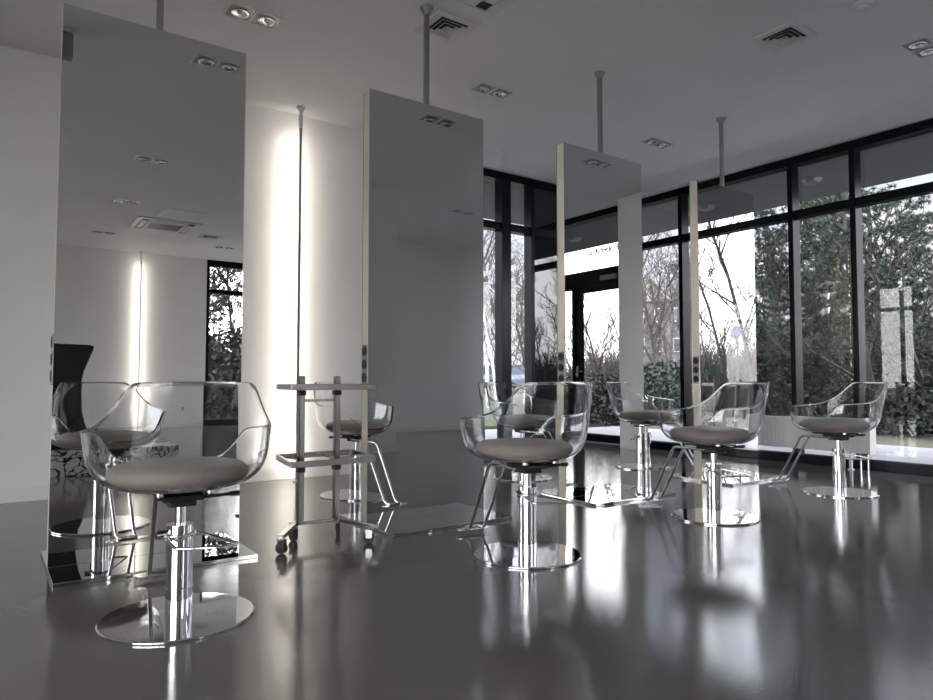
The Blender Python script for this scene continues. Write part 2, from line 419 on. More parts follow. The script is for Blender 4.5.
def make_chair():
    root = thing('styling_chair', '', 'chair')
    # clear shell
    bm = bmesh.new(); na, ntt = 96, 26
    angs = [-180 + 360 * k / na for k in range(na)]
    rings = []
    for j in range(1, ntt + 1):
        t = j / ntt
        rings.append([bm.verts.new(shell_point(a, t)) for a in angs])
    cv = bm.verts.new((0, .036, PROF[0][1]))
    for k in range(na): bm.faces.new((cv, rings[0][(k + 1) % na], rings[0][k]))
    for a_, b_ in zip(rings, rings[1:]):
        for k in range(na): bm.faces.new((a_[k], a_[(k + 1) % na], b_[(k + 1) % na], b_[k]))
    bmesh.ops.recalc_face_normals(bm, faces=bm.faces)
    for _ in range(2):
        bmesh.ops.smooth_vert(bm, verts=bm.verts, factor=.4, use_axis_x=True, use_axis_y=True, use_axis_z=True)
    sh = obj('shell', bm, ACRYL, root, smooth=True, angle=180)
    s = sh.modifiers.new('thickness', 'SOLIDIFY'); s.thickness = .009; s.offset = -1
    s.use_even_offset = True
    bv = sh.modifiers.new('round', 'BEVEL'); bv.width = .0018; bv.segments = 2; bv.limit_method = 'ANGLE'; bv.angle_limit = R(60)
    # cushion
    bm = bmesh.new(); prof = []
    for k in range(13):
        a = -PI / 2 + PI * k / 12
        prof.append((max(0, .232 + .030 * math.cos(a)) if abs(a) < PI / 2 - .01 else .20, .548 + .041 * math.sin(a)))
    prof = [(0, .503), (.10, .503), (.18, .506)] + [(.21 + .047 * math.cos(-PI / 2 + PI * k / 12), .546 + .040 * math.sin(-PI / 2 + PI * k / 12)) for k in range(1, 12)] + [(.18, .590), (.10, .595), (0, .596)]
    lathe(bm, prof, 56)
    for v in bm.verts:
        v.co.x *= 1.0 - .04 * (v.co.y / .25); v.co.y = v.co.y * 1.02 + .042
    obj('seat_cushion', bm, CUSH, root, smooth=True, angle=80)
    # tilt plate and mechanism under the seat
    bm = bmesh.new()
    box(bm, -.075, .075, -.085, .085, .452, .474); box(bm, -.10, -.076, -.17, .17, .474, .484); box(bm, .076, .10, -.17, .17, .474, .484)
    box(bm, -.10, .10, -.03, .03, .470, .484)
    box(bm, -.05, .05, -.06, .06, .428, .452)
    mech = obj('seat_mechanism', bm, BLACKP, root, bevel=.005)
    bm = bmesh.new(); tube(bm, [(.05, -.04, .455), (.14, -.06, .463), (.19, -.07, .466)], .006); tube(bm, [(.17, -.066, .4655), (.205, -.073, .467)], .010)
    obj('tilt_lever', bm, BLACKP, mech, smooth=True)
    for sx, sy in ((-1, -1), (1, -1), (1, 1), (-1, 1)):
        obj('bolt', lathe(bmesh.new(), [(0, .507), (.012, .507), (.015, .500), (.015, .484), (0, .484)], 16, (sx * .088, sy * .12)), CHROME, mech, smooth=True)
    # gas column, sleeve and base
    obj('piston', lathe(bmesh.new(), [(0, .34), (.021, .34), (.021, .430), (0, .430)], 32), CHROME, root, smooth=True)
    col = obj('column', lathe(bmesh.new(), [(0, .012), (.049, .012), (.049, .118), (.0475, .119), (.0475, .121), (.049, .122), (.049, .350), (.049, .356), (.024, .356), (.022, .350), (0, .350)], 48), CHROME, root, smooth=True, angle=30)
    obj('base', lathe(bmesh.new(), [(0, 0), (.272, 0), (.279, .003), (.279, .008), (.274, .0115), (.12, .013), (0, .0135)], 96), CHROME, root, smooth=True, angle=30)
    # pump pedal: collar and triangular wire loop
    bm = bmesh.new(); tube(bm, [(.056 * math.cos(a), .056 * math.sin(a), .318) for a in [2 * PI * k / 32 for k in range(32)]], .0055, 8, True)
    pts = rounded([(-.056, -.01, .318), (-.03, -.11, .285), (.13, -.17, .285), (.195, -.14, .285), (.056, .015, .318)], .02, 6)
    tube(bm, pts, .0060, 10)
    pd = obj('pump_pedal', bm, CHROME, root, smooth=True, angle=60)
    obj('pedal_pivot', tube(bmesh.new(), [(-.085, -.012, .322), (-.045, -.005, .322)], .017, 16), STEEL, pd, smooth=True, angle=40)
    # footrest: two bent bars joined by a round plate at the floor
    bm = bmesh.new()
    for s_ in (-.052, .052):
        tube(bm, rounded([(s_, .02, .446), (s_, .31, .446), (s_ * .9, .55, .045), (s_ * .9, .585, .035)], .035, 6), .0095, 12)
    tube(bm, rounded([(-.047, .58, .036), (-.047, .615, .036), (.047, .615, .036), (.047, .58, .036)], .02, 6), .0095, 10)
    fr = obj('footrest', bm, CHROME, root, smooth=True, angle=60)
    bm = bmesh.new(); prism(bm, [(.11 * math.cos(2 * PI * k / 32), .605 + .042 * math.sin(2 * PI * k / 32)) for k in range(32)], .0225, .0275)
    obj('foot_plate', bm, CHROME, fr, bevel=.001)
    return root
cp = make_chair()
spots = [(.640, 2.800, -5, 'clear acrylic styling chair nearest the camera, its back turned to us'),
         (2.345, 2.745, -8, 'clear acrylic styling chair right of the chrome trolley, facing the second mirror'),
         (4.011, 2.781, -8, 'clear acrylic styling chair in the front row, second from the right'),
         (5.715, 2.795, -11, 'clear acrylic styling chair furthest right, standing by the radiator'),
         (2.46, 4.98, 191, 'clear acrylic styling chair beyond the chrome trolley, at the second mirror\'s left edge'),
         (4.17, 4.95, 188, 'clear acrylic styling chair in the back row, between the second and third mirrors'),
         (5.87, 4.90, 192, 'clear acrylic styling chair in the back row, between the third and fourth mirrors')]
for i, (x, y, rz, lb) in enumerate(spots):
    o = cp if i == 0 else copy_tree(cp)
    o.location = (x, y, 0); o.rotation_euler = (0, 0, R(rz)); o['label'] = lb; o['group'] = 'clear acrylic styling chairs'

# ------------------------------------------------------------------ chrome trolleys
def make_trolley():
    """local origin: middle of the two uprights; shelves reach from -y (front) to +y"""
    root = thing('salon_trolley', '', 'trolley')
    UP = ((-.10, 0), (.12, 0))
    for ux, uy in UP:
        bm = bmesh.new(); box(bm, ux - .017, ux + .017, uy - .017, uy + .017, .105, .935)
        u = obj('upright', bm, STEEL, root, bevel=.005)
        for z in (.44, .405, .84): obj('bracket', B(ux - .021, ux + .021, uy - .021, uy + .021, z - .016, z + .012), BLACKP, u, bevel=.003)
    def shelf(z, h=.033):
        x0, x1, y0, y1 = -.215, .29, -.15, .30
        sk = .09
        c_ = [(x0, y0), (x1, y0), (x1 + sk, y1), (x0 + sk, y1)]
        bm = bmesh.new(); w_ = .016
        for k in range(4):
            p, q = c_[k], c_[(k + 1) % 4]
            bar(bm, (p[0], p[1], z), (q[0], q[1], z), w_, h)
        bar(bm, (-.10, y0, z - .008), (-.10 + .05, y1, z - .008), .012, .012); bar(bm, (.12, y0, z - .008), (.12 + .05, y1, z - .008), .012, .012)
        return obj('shelf_frame', bm, STEEL, root, bevel=.002)
    shelf(.452); shelf(.872)
    obj('cross_bar', bar(bmesh.new(), (-.085, 0, .795), (.105, 0, .795), .012, .014), STEEL, root)
    bm = bmesh.new()
    bar(bm, (-.15, .03, .1), (.155, .0, .1), .02, .022)
    obj('base_bar', bm, STEEL, root, bevel=.003)
    fe = [((-.10, .05), (-.315, -.255)), ((.14, .02), (.215, -.31))]
    for a_, b_ in fe:
        bm = bmesh.new(); bar(bm, (*a_, .098), (*b_, .098), .034, .022); obj('foot_bar', bm, STEEL, root, bevel=.003)
    for (cx, cy), rz in (((-.285, -.20), .6), ((-.12, .045), .2), ((.165, .06), -.5), ((.20, -.255), .9)):
        cs = bpy.data.objects.new('caster', None); COL.objects.link(cs); cs.parent = root; cs.location = (cx, cy, 0); cs.rotation_euler = (0, 0, rz)
        bm = bmesh.new()
        tube(bm, [(-.011, 0, .032), (.011, 0, .032)], .031, 24); tube(bm, [(-.0125, 0, .032), (.0125, 0, .032)], .015, 16)
        obj('wheel', bm, RUBBER, cs, smooth=True, angle=40)
        bm = bmesh.new(); box(bm, -.017, -.0135, -.02, .016, .03, .073); box(bm, .0135, .017, -.02, .016, .03, .073); box(bm, -.017, .017, -.02, .02, .070, .076)
        tube(bm, [(0, .0, .074), (0, 0, .088)], .008, 12)
        obj('caster_fork', bm, STEEL, cs, bevel=.001)
    return root
tr = make_trolley(); tr.location = (1.590, 3.715, 0); tr.rotation_euler = (0, 0, R(1)); tr['label'] = 'chrome salon trolley with two open shelf frames on casters, between the first two mirrors'; tr['group'] = 'chrome salon trolleys'
t2 = copy_tree(tr); t2.location = (7.0, 2.32, 0); t2.rotation_euler = (0, 0, R(-20)); t2['label'] = 'chrome trolley by the right hand window, only a caster showing at the right picture edge'
t2['group'] = 'chrome salon trolleys'

# ------------------------------------------------------------------ LED wall poles
def led_pole(loc, facing, label):
    root = thing('led_light_pole', label, 'lamp', loc, facing, 'vertical LED light poles by the walls')
    bm = bmesh.new(); box(bm, -.011, .011, -.010, .006, .02, CEIL - .06)
    p = obj('pole', bm, GREYM, root, bevel=.002)
    obj('pole_sleeve', lathe(bmesh.new(), [(0, CEIL - .2), (.014, CEIL - .2), (.020, CEIL - .14), (.016, CEIL - .05), (.040, CEIL - .012), (.040, CEIL), (0, CEIL)], 20), WHITEM, p, smooth=True)
    obj('pole_foot', lathe(bmesh.new(), [(0, 0), (.035, 0), (.035, .006), (.015, .02), (0, .02)], 20), GREYM, p, smooth=True)
    obj('led_strip', B(-.009, .009, .0062, .0085, .04, CEIL - .22), EMLED, root)
led_pole((2.36, 5.975, 0), 0, 'thin vertical pole washing the back wall with LED light, left of the second mirror')
led_pole((2.50, YR + .15, 0), PI, 'thin vertical LED pole on the far wall, seen lit in the first mirror')

# ------------------------------------------------------------------ ceiling fittings
def make_spot():
    root = thing('recessed_downlight', '', 'ceiling light')
    bm = bmesh.new(); z = CEIL
    w_, d_ = .186, .092
    # trim frame with two openings
    for x0, x1, y0, y1 in ((-w_, w_, -d_, -d_ + .012), (-w_, w_, d_ - .012, d_), (-w_, -w_ + .012, -d_ + .012, d_ - .012), (w_ - .012, w_, -d_ + .012, d_ - .012), (-.008, .008, -d_ + .012, d_ - .012)):
        box(bm, x0, x1, y0, y1, z - .006, z - .0005)
    obj('trim', bm, WHITEM, root)
    for s in (-1, 1):
        cx = s * .092
        bm = bmesh.new(); box(bm, cx - .083, cx + .083, -d_ + .01, d_ - .01, z - .0025, z - .0008)
        b_ = obj('lamp_well', bm, GREYM, root)
        bm = bmesh.new(); lathe(bm, [(.060, z - .003), (.060, z - .012), (.050, z - .014), (.030, z - .006), (0, z - .004)], 28, (cx, 0))
        lm = obj('lamp', bm, LAMPG, b_, smooth=True, angle=30)
        bm = bmesh.new(); lathe(bm, [(.014, z - .006), (.013, z - .013), (0, z - .015)], 16, (cx, 0)); obj('bulb', bm, WHITE, b_, smooth=True)
    return root
sp = make_spot()
SP = [(1.482, 4.652, 'twin recessed downlight at the top left of the ceiling, behind the first mirror'), (3.586, 4.650, 'twin recessed downlight right of the second mirror pole'),
      (5.82, 4.660, 'twin recessed downlight between the third and fourth mirror poles'),
      (1.48, 2.11, 'twin recessed downlight seen large at the top of the first mirror'), (3.58, 2.13, 'twin recessed downlight seen at the top of the second mirror'),
      (5.80, 2.13, 'twin recessed downlight at the right edge of the ceiling'), (1.54, -.77, 'twin recessed downlight reflected half way up the first mirror'),
      (1.60, -2.95, 'twin recessed downlight reflected just left of the air conditioner in the first mirror'), (1.64, -5.35, 'twin recessed downlight reflected lowest on the left in the first mirror'),
      (3.70, -5.5, 'twin recessed downlight reflected just above the far window in the first mirror'), (5.84, -.66, 'twin recessed downlight reflected low in the second mirror')]
for i, (x, y, lb) in enumerate(SP):
    o = sp if i == 0 else copy_tree(sp)
    o.location = (x, y, 0); o['label'] = lb; o['group'] = 'twin recessed downlights'
def make_vent():
    root = thing('ceiling_vent', '', 'ceiling vent'); z = CEIL
    obj('backing', B(-.165, .165, -.165, .165, z - .003, z - .0005), VENTD, root)
    bm = bmesh.new()
    for x0, x1, y0, y1 in ((-.17, .17, -.17, -.115), (-.17, .17, .115, .17), (-.17, -.115, -.115, .115), (.115, .17, -.115, .115)):
        box(bm, x0, x1, y0, y1, z - .012, z - .0005)
    obj('vent_frame', bm, WHITEM, root)
    for k in range(3):                       # nested square louvres, slanting
        o_, i_ = .106 - k * .034, .084 - k * .034
        bm = bmesh.new()
        a = [bm.verts.new((sx * o_, sy * o_, z - .024)) for sx, sy in ((-1, -1), (1, -1), (1, 1), (-1, 1))]
        b = [bm.verts.new((sx * i_, sy * i_, z - .006)) for sx, sy in ((-1, -1), (1, -1), (1, 1), (-1, 1))]
        c_ = [bm.verts.new((sx * (i_ - .003), sy * (i_ - .003), z - .006)) for sx, sy in ((-1, -1), (1, -1), (1, 1), (-1, 1))]
        d = [bm.verts.new((sx * (o_ - .004), sy * (o_ - .004), z - .024)) for sx, sy in ((-1, -1), (1, -1), (1, 1), (-1, 1))]
        for q in range(4):
            r_ = (q + 1) % 4
            bm.faces.new((a[q], a[r_], b[r_], b[q])); bm.faces.new((b[q], b[r_], c_[r_], c_[q])); bm.faces.new((c_[q], c_[r_], d[r_], d[q])); bm.faces.new((d[q], d[r_], a[r_], a[q]))
        obj('louvre', bm, WHITEM, root)
    obj('vent_core', B(-.012, .012, -.012, .012, z - .02, z - .003), WHITEM, root)
    return root
v = make_vent()
for i, (x, y, lb) in enumerate([(2.665, 3.987, 'square ceiling vent just right of the second mirror pole, by the air conditioner'), (4.775, 2.655, 'square ceiling vent alone at the upper right'),
                               (3.22, -4.65, 'square ceiling vent reflected small beside the air conditioner in the first mirror')]):
    o = v if i == 0 else copy_tree(v); o.location = (x, y, 0); o['label'] = lb; o['group'] = 'square ceiling vents'
def make_ac():
    root = thing('ceiling_air_conditioner', '', 'air conditioner'); z = CEIL; w_ = .475
    bm = bmesh.new()
    def ring(o_, i_, z0, z1):
        for x0, x1, y0, y1 in ((-o_, o_, -o_, -i_), (-o_, o_, i_, o_), (-o_, -i_, -i_, i_), (i_, o_, -i_, i_)): box(bm, x0, x1, y0, y1, z0, z1)
    ring(w_, .395, z - .02, z - .0005); obj('panel_frame', bm, WHITEM, root, bevel=.006)
    obj('air_slot', B(-.395, .395, -.395, .395, z - .008, z - .0006), VENTD, root)
    for k in range(4):
        bm = bmesh.new(); bar(bm, (-.29, -.345, z - .022), (.29, -.345, z - .022), .075, .006)
        bmesh.ops.rotate(bm, verts=bm.verts, cent=(0, 0, 0), matrix=Matrix.Rotation(k * PI / 2, 3, 'Z'))
        obj('air_flap', bm, WHITEM, root, bevel=.002)
    bm = bmesh.new(); ring(.295, .24, z - .034, z - .010); obj('grille_frame', bm, WHITEM, root, bevel=.012)
    bm = bmesh.new()
    for k in range(24): x = -.235 + k * .47 / 23; box(bm, x - .006, x + .006, -.24, .24, z - .028, z - .012)
    obj('intake_grille', bm, GREYM, root)
    return root
ac = make_ac(); ac.location = (2.358, 3.245, 0); ac['label'] = 'square ceiling air conditioner cut off by the top of the picture'; ac['group'] = 'ceiling cassette air conditioners'
a2 = copy_tree(ac); a2.location = (2.38, -4.20, 0); a2['label'] = 'square ceiling air conditioner reflected whole in the first mirror'; a2['group'] = 'ceiling cassette air conditioners'
tag(obj('access_panel', B(-.3, .3, -.3, .3, CEIL - .008, CEIL - .0005), WHITEM, loc=(2.45, -3.25, 0), bevel=.002), 'flat white ceiling access panel beside the reflected air conditioner', 'access panel')
def detector(x, y, lb):
    r_ = thing('smoke_detector', lb, 'smoke detector', (x, y, 0), 0, 'round ceiling smoke detectors')
    obj('base', lathe(bmesh.new(), [(0, CEIL), (.055, CEIL), (.055, CEIL - .014), (.048, CEIL - .02), (0, CEIL - .02)], 32), WHITEM, r_, smooth=True, angle=30)
    obj('sensor', lathe(bmesh.new(), [(.034, CEIL - .02), (.034, CEIL - .04), (.024, CEIL - .05), (0, CEIL - .052)], 24), WHITE, r_, smooth=True, angle=30)
detector(4.775, 2.10, 'small round white smoke detector at the top edge, right of the second ceiling vent')
detector(3.95, -4.7, 'small round white smoke detector reflected near the right edge of the first mirror')
sk = thing('ceiling_projector', 'small grey fitting hanging from the ceiling, reflected top left in the first mirror', 'lamp', (.445, 2.02, 0))
obj('housing', B(-.04, .035, -.05, .05, 3.24, 3.42), GREYM, sk, bevel=.01); obj('mount', B(-.06, .045, -.06, .06, 3.42, CEIL), WHITEM, sk, bevel=.006)
ws = thing('wall_socket', 'small white wall socket on the far wall, seen in the first mirror', 'socket', (3.35, YR, .35))
obj('cover', B(-.04, .04, 0, .01, -.04, .04), WHITE, ws, bevel=.003); obj('insert', B(-.024, .024, .01, .012, -.024, .024), GREYM, ws)

# ------------------------------------------------------------------ radiator
rd = thing('radiator', 'low white panel radiator standing in front of the right hand window', 'radiator', (7.3, 4.25, 0))
y0, y1 = -1.02, 1.05
bm = bmesh.new(); box(bm, -.05, .05, y0 + .02, y1 - .02, .18, .505); n = 42
for k in range(n):
    y = y0 + .045 + (y1 - y0 - .09) * k / (n - 1)
    for sx_ in (-1, 1): box(bm, min(sx_ * .049, sx_ * .058), max(sx_ * .049, sx_ * .058), y - .013, y + .013, .195, .492)
obj('panel', bm, WHITE, rd, bevel=.003)
for y in (y0, y1 - .02): obj('end_cover', B(-.066, .066, y, y + .02, .17, .518), WHITE, rd, bevel=.004)
obj('top_grille', B(-.064, .064, y0 + .02, y1 - .02, .504, .516), WHITE, rd, bevel=.002)
for y in (-.80, .82):
    bm = bmesh.new(); box(bm, -.03, .03, y - .02, y + .02, 0, .012); box(bm, -.016, .016, y - .012, y + .012, .012, .20); obj('foot', bm, WHITE, rd, bevel=.002)
for y in (-.97, -.90):
    obj('pipe', tube(bmesh.new(), [(0, y, 0), (0, y, .17)], .010, 12), CHROME, rd, smooth=True)
obj('valve', tube(bmesh.new(), [(-.07, -.94, .155), (.0, -.94, .155)], .020, 16), BLACKP, rd, smooth=True, angle=40)

# ------------------------------------------------------------------ plinth and black seat (seen in the first mirror)
pl = obj('marble_plinth', B(-.68, .68, -.25, .25, 0, .25), MARBLE, loc=(1.02, -.16, 0), bevel=.004)
tag(pl, 'low white marble plinth with black veins, reflected bottom left in the first mirror', 'plinth')
bs = thing('high_back_seat', 'glossy black high-backed seat on the marble plinth, reflected in the first mirror', 'seat', (.68, -.16, .25))
bs.scale = (1, 1, 1.05)
bm = bmesh.new()
prof = [(-.28, 0), (.23, 0), (.19, .15), (.14, .35), (.13, .55), (.16, .72), (.24, .93), (.245, .965), (.20, .975), (-.28, .985)]
for yy in (0,):
    a_ = [bm.verts.new((x, -.10 - .06 * (1 - z) + .03 * math.sin(6 * x), z)) for x, z in prof]; b_ = [bm.verts.new((x, .02, z)) for x, z in prof]
    bm.faces.new(a_); bm.faces.new(b_[::-1])
    for k in range(len(prof)): bm.faces.new((a_[k], a_[(k + 1) % len(prof)], b_[(k + 1) % len(prof)], b_[k]))
obj('backrest', bm, BLACKG, bs, bevel=.012)
obj('seat', B(-.26, .2, .02, .22, .0, .10), BLACKG, bs, bevel=.03)

# ------------------------------------------------------------------ outside: canopy, terrace, ground
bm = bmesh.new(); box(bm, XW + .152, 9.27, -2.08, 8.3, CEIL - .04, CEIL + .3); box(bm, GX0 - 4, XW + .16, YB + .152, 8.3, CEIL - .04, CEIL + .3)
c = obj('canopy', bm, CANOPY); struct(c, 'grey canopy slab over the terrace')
def clight(x, y, lb):
    r_ = thing('canopy_light', lb, 'outdoor light', (x, y, 0), 0, 'round lights under the canopy')
    obj('housing', lathe(bmesh.new(), [(0, CEIL - .02), (.12, CEIL - .02), (.12, CEIL - .05), (.10, CEIL - .075), (0, CEIL - .075)], 28), GREYM, r_, smooth=True, angle=30)
    obj('diffuser', lathe(bmesh.new(), [(.09, CEIL - .075), (.085, CEIL - .09), (0, CEIL - .095)], 24), GREYM, r_, smooth=True)
clight(8.34, 4.32, 'round light under the canopy, left of the tall mullion at the right')
clight(8.44, 6.2, 'round light under the canopy, just right of the third mirror')
clight(8.40, 1.75, 'round light under the canopy, reflected at the top of the fourth mirror')
clight(8.40, -.9, 'round light under the canopy, reflected in the third mirror above the entrance')
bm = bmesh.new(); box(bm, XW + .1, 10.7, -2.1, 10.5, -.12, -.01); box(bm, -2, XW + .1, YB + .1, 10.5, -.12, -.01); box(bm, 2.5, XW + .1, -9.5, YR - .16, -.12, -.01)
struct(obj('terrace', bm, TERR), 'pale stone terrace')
def gz(x, y):
    d = math.hypot(max(0, x - 11), max(0, y - 10.5) + max(0, -9.5 - y)); return -.06 + .36 * sm(d / 14)
bm = bmesh.new(); n = 48; X0, X1, Y0_, Y1_ = -60, 140, -130, 140; g = []
for i in range(n + 1):
    row = []
    for j in range(n + 1):
        tx, ty = i / n, j / n
        x = X0 + (X1 - X0) * tx; y = Y0_ + (Y1_ - Y0_) * ty
        inside = (-9 < x < 12) and (-12 < y < 12)
        row.append(bm.verts.new((x, y, gz(x, y) if not inside else -.13)))
    g.append(row)
for i in range(n):
    for j in range(n): bm.faces.new((g[i][j], g[i + 1][j], g[i + 1][j + 1], g[i][j + 1]))
struct(obj('ground', bm, ASPH, smooth=True, angle=180), 'grass and asphalt ground outside')
for nm, x0, x1, y0, y1 in (('grass_strip', 2.0, 14.0, 10.8, 15.5),):
    tag(obj(nm, B(x0, x1, y0, y1, -.2, .03), mat('grass', (.05, .065, .03), .9)), 'strip of short grass beyond the back terrace', 'grass', kind='stuff')

# ------------------------------------------------------------------ trees
def branch_tree(seed, H, levels=4, spread=.5, trunk_r=.06, nsplit=(3, 4), up=.25, lean=0, start=.15, minr=.006, twigs=None):
    rg = random.Random(seed); trunk = bmesh.new(); tips = []
    def seg(bm, p, d, L_, r_, lev):
        k = 4 if lev else 7; pts = [p]; q = p.copy(); dd = d.copy()
        for i in range(k):
            dd = (dd + Vector((rg.gauss(0, .10), rg.gauss(0, .10), rg.gauss(0, .05) + up * .12))).normalized()
            q = q + dd * (L_ / k); pts.append(q.copy())
        rr = [max(minr * .6, r_ * (1 - .62 * i / k)) for i in range(k + 1)]
        tube(twigs if (twigs is not None and lev > 0) else bm, pts, rr, 6 if lev == 0 else (4 if lev < 2 else 3))
        if lev >= levels: tips.append((pts[-1], dd)); tips.append((pts[len(pts) // 2], dd)); return
        cnt = (11 if lev == 0 else rg.randint(*nsplit))
        for c_ in range(cnt):
            t = start + (1 - start) * (c_ + rg.random() * .7) / cnt if lev == 0 else .25 + .75 * (c_ + rg.random()) / cnt
            t = min(t, .99); i = int(t * k); f = t * k - i
            o_ = pts[i].lerp(pts[i + 1], f)
            az = rg.random() * 2 * PI
            base = (pts[i + 1] - pts[i]).normalized()
            s1 = base.orthogonal().normalized(); s2 = base.cross(s1)
            side = s1 * math.cos(az) + s2 * math.sin(az)
            nd = (base * (1 - spread) + side * spread + Vector((0, 0, up * .5))).normalized()
            ll = L_ * (.46 if lev else .40) * (1 - .45 * t if lev == 0 else 1) * rg.uniform(.8, 1.25)
            seg(bm, o_, nd, ll, max(minr, r_ * .5), lev + 1)
        tips.append((pts[-1], dd))
    seg(trunk, Vector((0, 0, -.15)), Vector((lean, 0, 1)).normalized(), H, trunk_r, 0)
    return trunk, tips
def bare(seed, H, mat_, **k):
    root = thing('bare_tree', '', 'tree')
    bm, tips = branch_tree(seed, H, **k)
    obj('trunk_and_branches', bm, mat_, root)
    return root
GRP = 'bare winter trees beyond the terrace'
bt = [bare(11, 6.5, TWIG, spread=.55, up=.35, trunk_r=.07, start=.12, minr=.011), bare(23, 6.0, TWIG, spread=.62, up=.2, trunk_r=.06, start=.08, minr=.011), bare(37, 7.2, TWIG, spread=.5, up=.4, trunk_r=.09, start=.18, minr=.011)]
def put(root, used, p, s, rz, label, group, sz=None):
    o = root if not used else copy_tree(root)
    o.location = (p.x, p.y, gz(p.x, p.y)); o.scale = (s, s, sz or s); o.rotation_euler = (0, 0, rz); o['label'] = label; o['group'] = group
    return o
lst = []
for k in range(15): lst.append((mir(560 + k * 14 + rnd.uniform(-5, 5), rnd.uniform(32, 50)), rnd.uniform(.55, .8)))       # seen by mirrors three and four
for k in range(12): lst.append((mir(565 + k * 17 + rnd.uniform(-6, 6), rnd.uniform(20, 28)), rnd.uniform(.33, .45)))
for k in range(7): lst.append((fwd(638 + k * 9 + rnd.uniform(-3, 3), rnd.uniform(22, 34)), rnd.uniform(.75, 1.0)))
for k in range(10): lst.append((fwd(477 + k * 7 + rnd.uniform(-3, 3), rnd.uniform(36, 48)), rnd.uniform(1.0, 1.3)))
used = [False] * 3
for k, (p, s) in enumerate(lst):
    q = k % 3; put(bt[q], used[q], p, s, rnd.uniform(0, 6.28), 'leafless winter tree in the belt beyond the terrace', GRP); used[q] = True
for u_, d_, s_, lb in ((756, 16, .72, 'large bare tree reflected at the right side of the fourth mirror'), (728, 19, .62, 'bare tree reflected in the middle of the fourth mirror behind the blue sign'), (603, 17, .42, 'slender bare tree reflected through the glass door in the third mirror')):
    o = put(bt[2], True, mir(u_, d_), s_, 1.0, lb, GRP)
for u_, d_, s_, lb in ((884, 22, .95, 'slender bare tree behind the pines at the far right'),):
    put(bt[1], True, fwd(u_, d_), s_, 1.0, lb, GRP)
# birches behind the back glazing
bi = thing('birch_tree', '', 'tree')
tw = bmesh.new()
bm, tips = branch_tree(5, 11, levels=4, spread=.42, trunk_r=.065, up=-.05, start=.18, minr=.009, twigs=tw)
obj('trunk', bm, BIRCH, bi); obj('twigs', tw, TWIG, bi)
for k, (u_, d_, lb) in enumerate(((488, 21, 'white-barked birch left of the dark mullion in the back glazing'), (523, 23, 'white-barked birch right of the dark mullion in the back glazing'),
                                 (497, 30, 'thinner birch further back behind the parked cars'))):
    put(bi, k > 0, fwd(u_, d_), 1, k * 2.1, lb, 'birches by the car park')
# pines
def pine(seed, H, dens=1., name='pine_tree'):
    root = thing(name, '', 'tree'); rg = random.Random(seed)
    bm, tips = branch_tree(seed, H, levels=2, spread=.60, trunk_r=.075, nsplit=(6, 8), up=.25, start=.10, minr=.010)
    obj('trunk_and_branches', bm, BARK, root)
    fm = bmesh.new()
    for p, d in tips:
        for _ in range(int(3.3 * dens)):
            c_ = p + Vector((rg.gauss(0, .11), rg.gauss(0, .11), rg.gauss(0, .09)))
            for _ in range(26):
                v_ = Vector((rg.gauss(0, 1), rg.gauss(0, 1), rg.gauss(0, 1) + .5)).normalized()
                s_ = v_.orthogonal().normalized(); s_ = (s_ * math.cos(1.7 * _) + v_.cross(s_) * math.sin(1.7 * _)) * .011
                e_ = c_ + v_ * rg.uniform(.07, .14)
                fm.faces.new((fm.verts.new(c_ + s_), fm.verts.new(c_ - s_), fm.verts.new(e_)))
    obj('needles', fm, PINE, root)
    return root
pA, pB = pine(3, 4.6, 1.3), pine(9, 4.9, 1.3)
usedp = {pA: False, pB: False}
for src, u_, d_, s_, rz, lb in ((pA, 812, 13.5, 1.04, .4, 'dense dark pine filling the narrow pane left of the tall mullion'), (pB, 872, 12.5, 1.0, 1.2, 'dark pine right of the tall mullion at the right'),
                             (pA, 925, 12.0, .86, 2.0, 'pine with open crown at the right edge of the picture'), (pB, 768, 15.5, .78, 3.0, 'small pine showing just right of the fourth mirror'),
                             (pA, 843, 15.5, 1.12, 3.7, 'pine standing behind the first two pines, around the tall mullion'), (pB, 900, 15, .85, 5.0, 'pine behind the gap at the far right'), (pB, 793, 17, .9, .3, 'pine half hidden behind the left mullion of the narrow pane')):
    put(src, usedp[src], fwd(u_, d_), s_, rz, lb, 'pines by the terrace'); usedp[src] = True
put(pA, True, Vector((5.9, -16.5, 0)), 1.0, 1, 'pine outside the far window, seen in the first mirror', 'pines by the terrace')
put(pB, True, Vector((8.2, -19, 0)), 1.15, 2, 'taller pine outside the far window, seen in the first mirror', 'pines by the terrace')
# shrubs and hedge
def leafy(name, lx, ly, h, cnt, mat_, seed, leaf=.05):
    rg = random.Random(seed); bm = bmesh.new()
    for _ in range(cnt):
        x, y, z = rg.uniform(-1, 1), rg.uniform(-1, 1), rg.random()
        k = (1 - z ** 3 * .5); bmp = 1 + .12 * math.sin(5 * x * lx + 2 * y) 
        p = Vector((x * lx * k, y * ly * k, z * h * bmp))
        v_ = Vector((rg.gauss(0, 1), rg.gauss(0, 1), rg.gauss(0, 1))).normalized() * leaf
        w_ = v_.orthogonal().normalized() * leaf * .5
        bm.faces.new([bm.verts.new(p + q) for q in (v_, w_, -v_, -w_)])
    return bm
hd = thing('evergreen_hedge', 'low dark evergreen hedge along the terrace, reflected in the third mirror', 'hedge', (12.0, -4.4, -.06))
obj('leaves', leafy('h', .75, 3.2, 1.05, 12000, SHRUBM, 4), SHRUBM, hd)
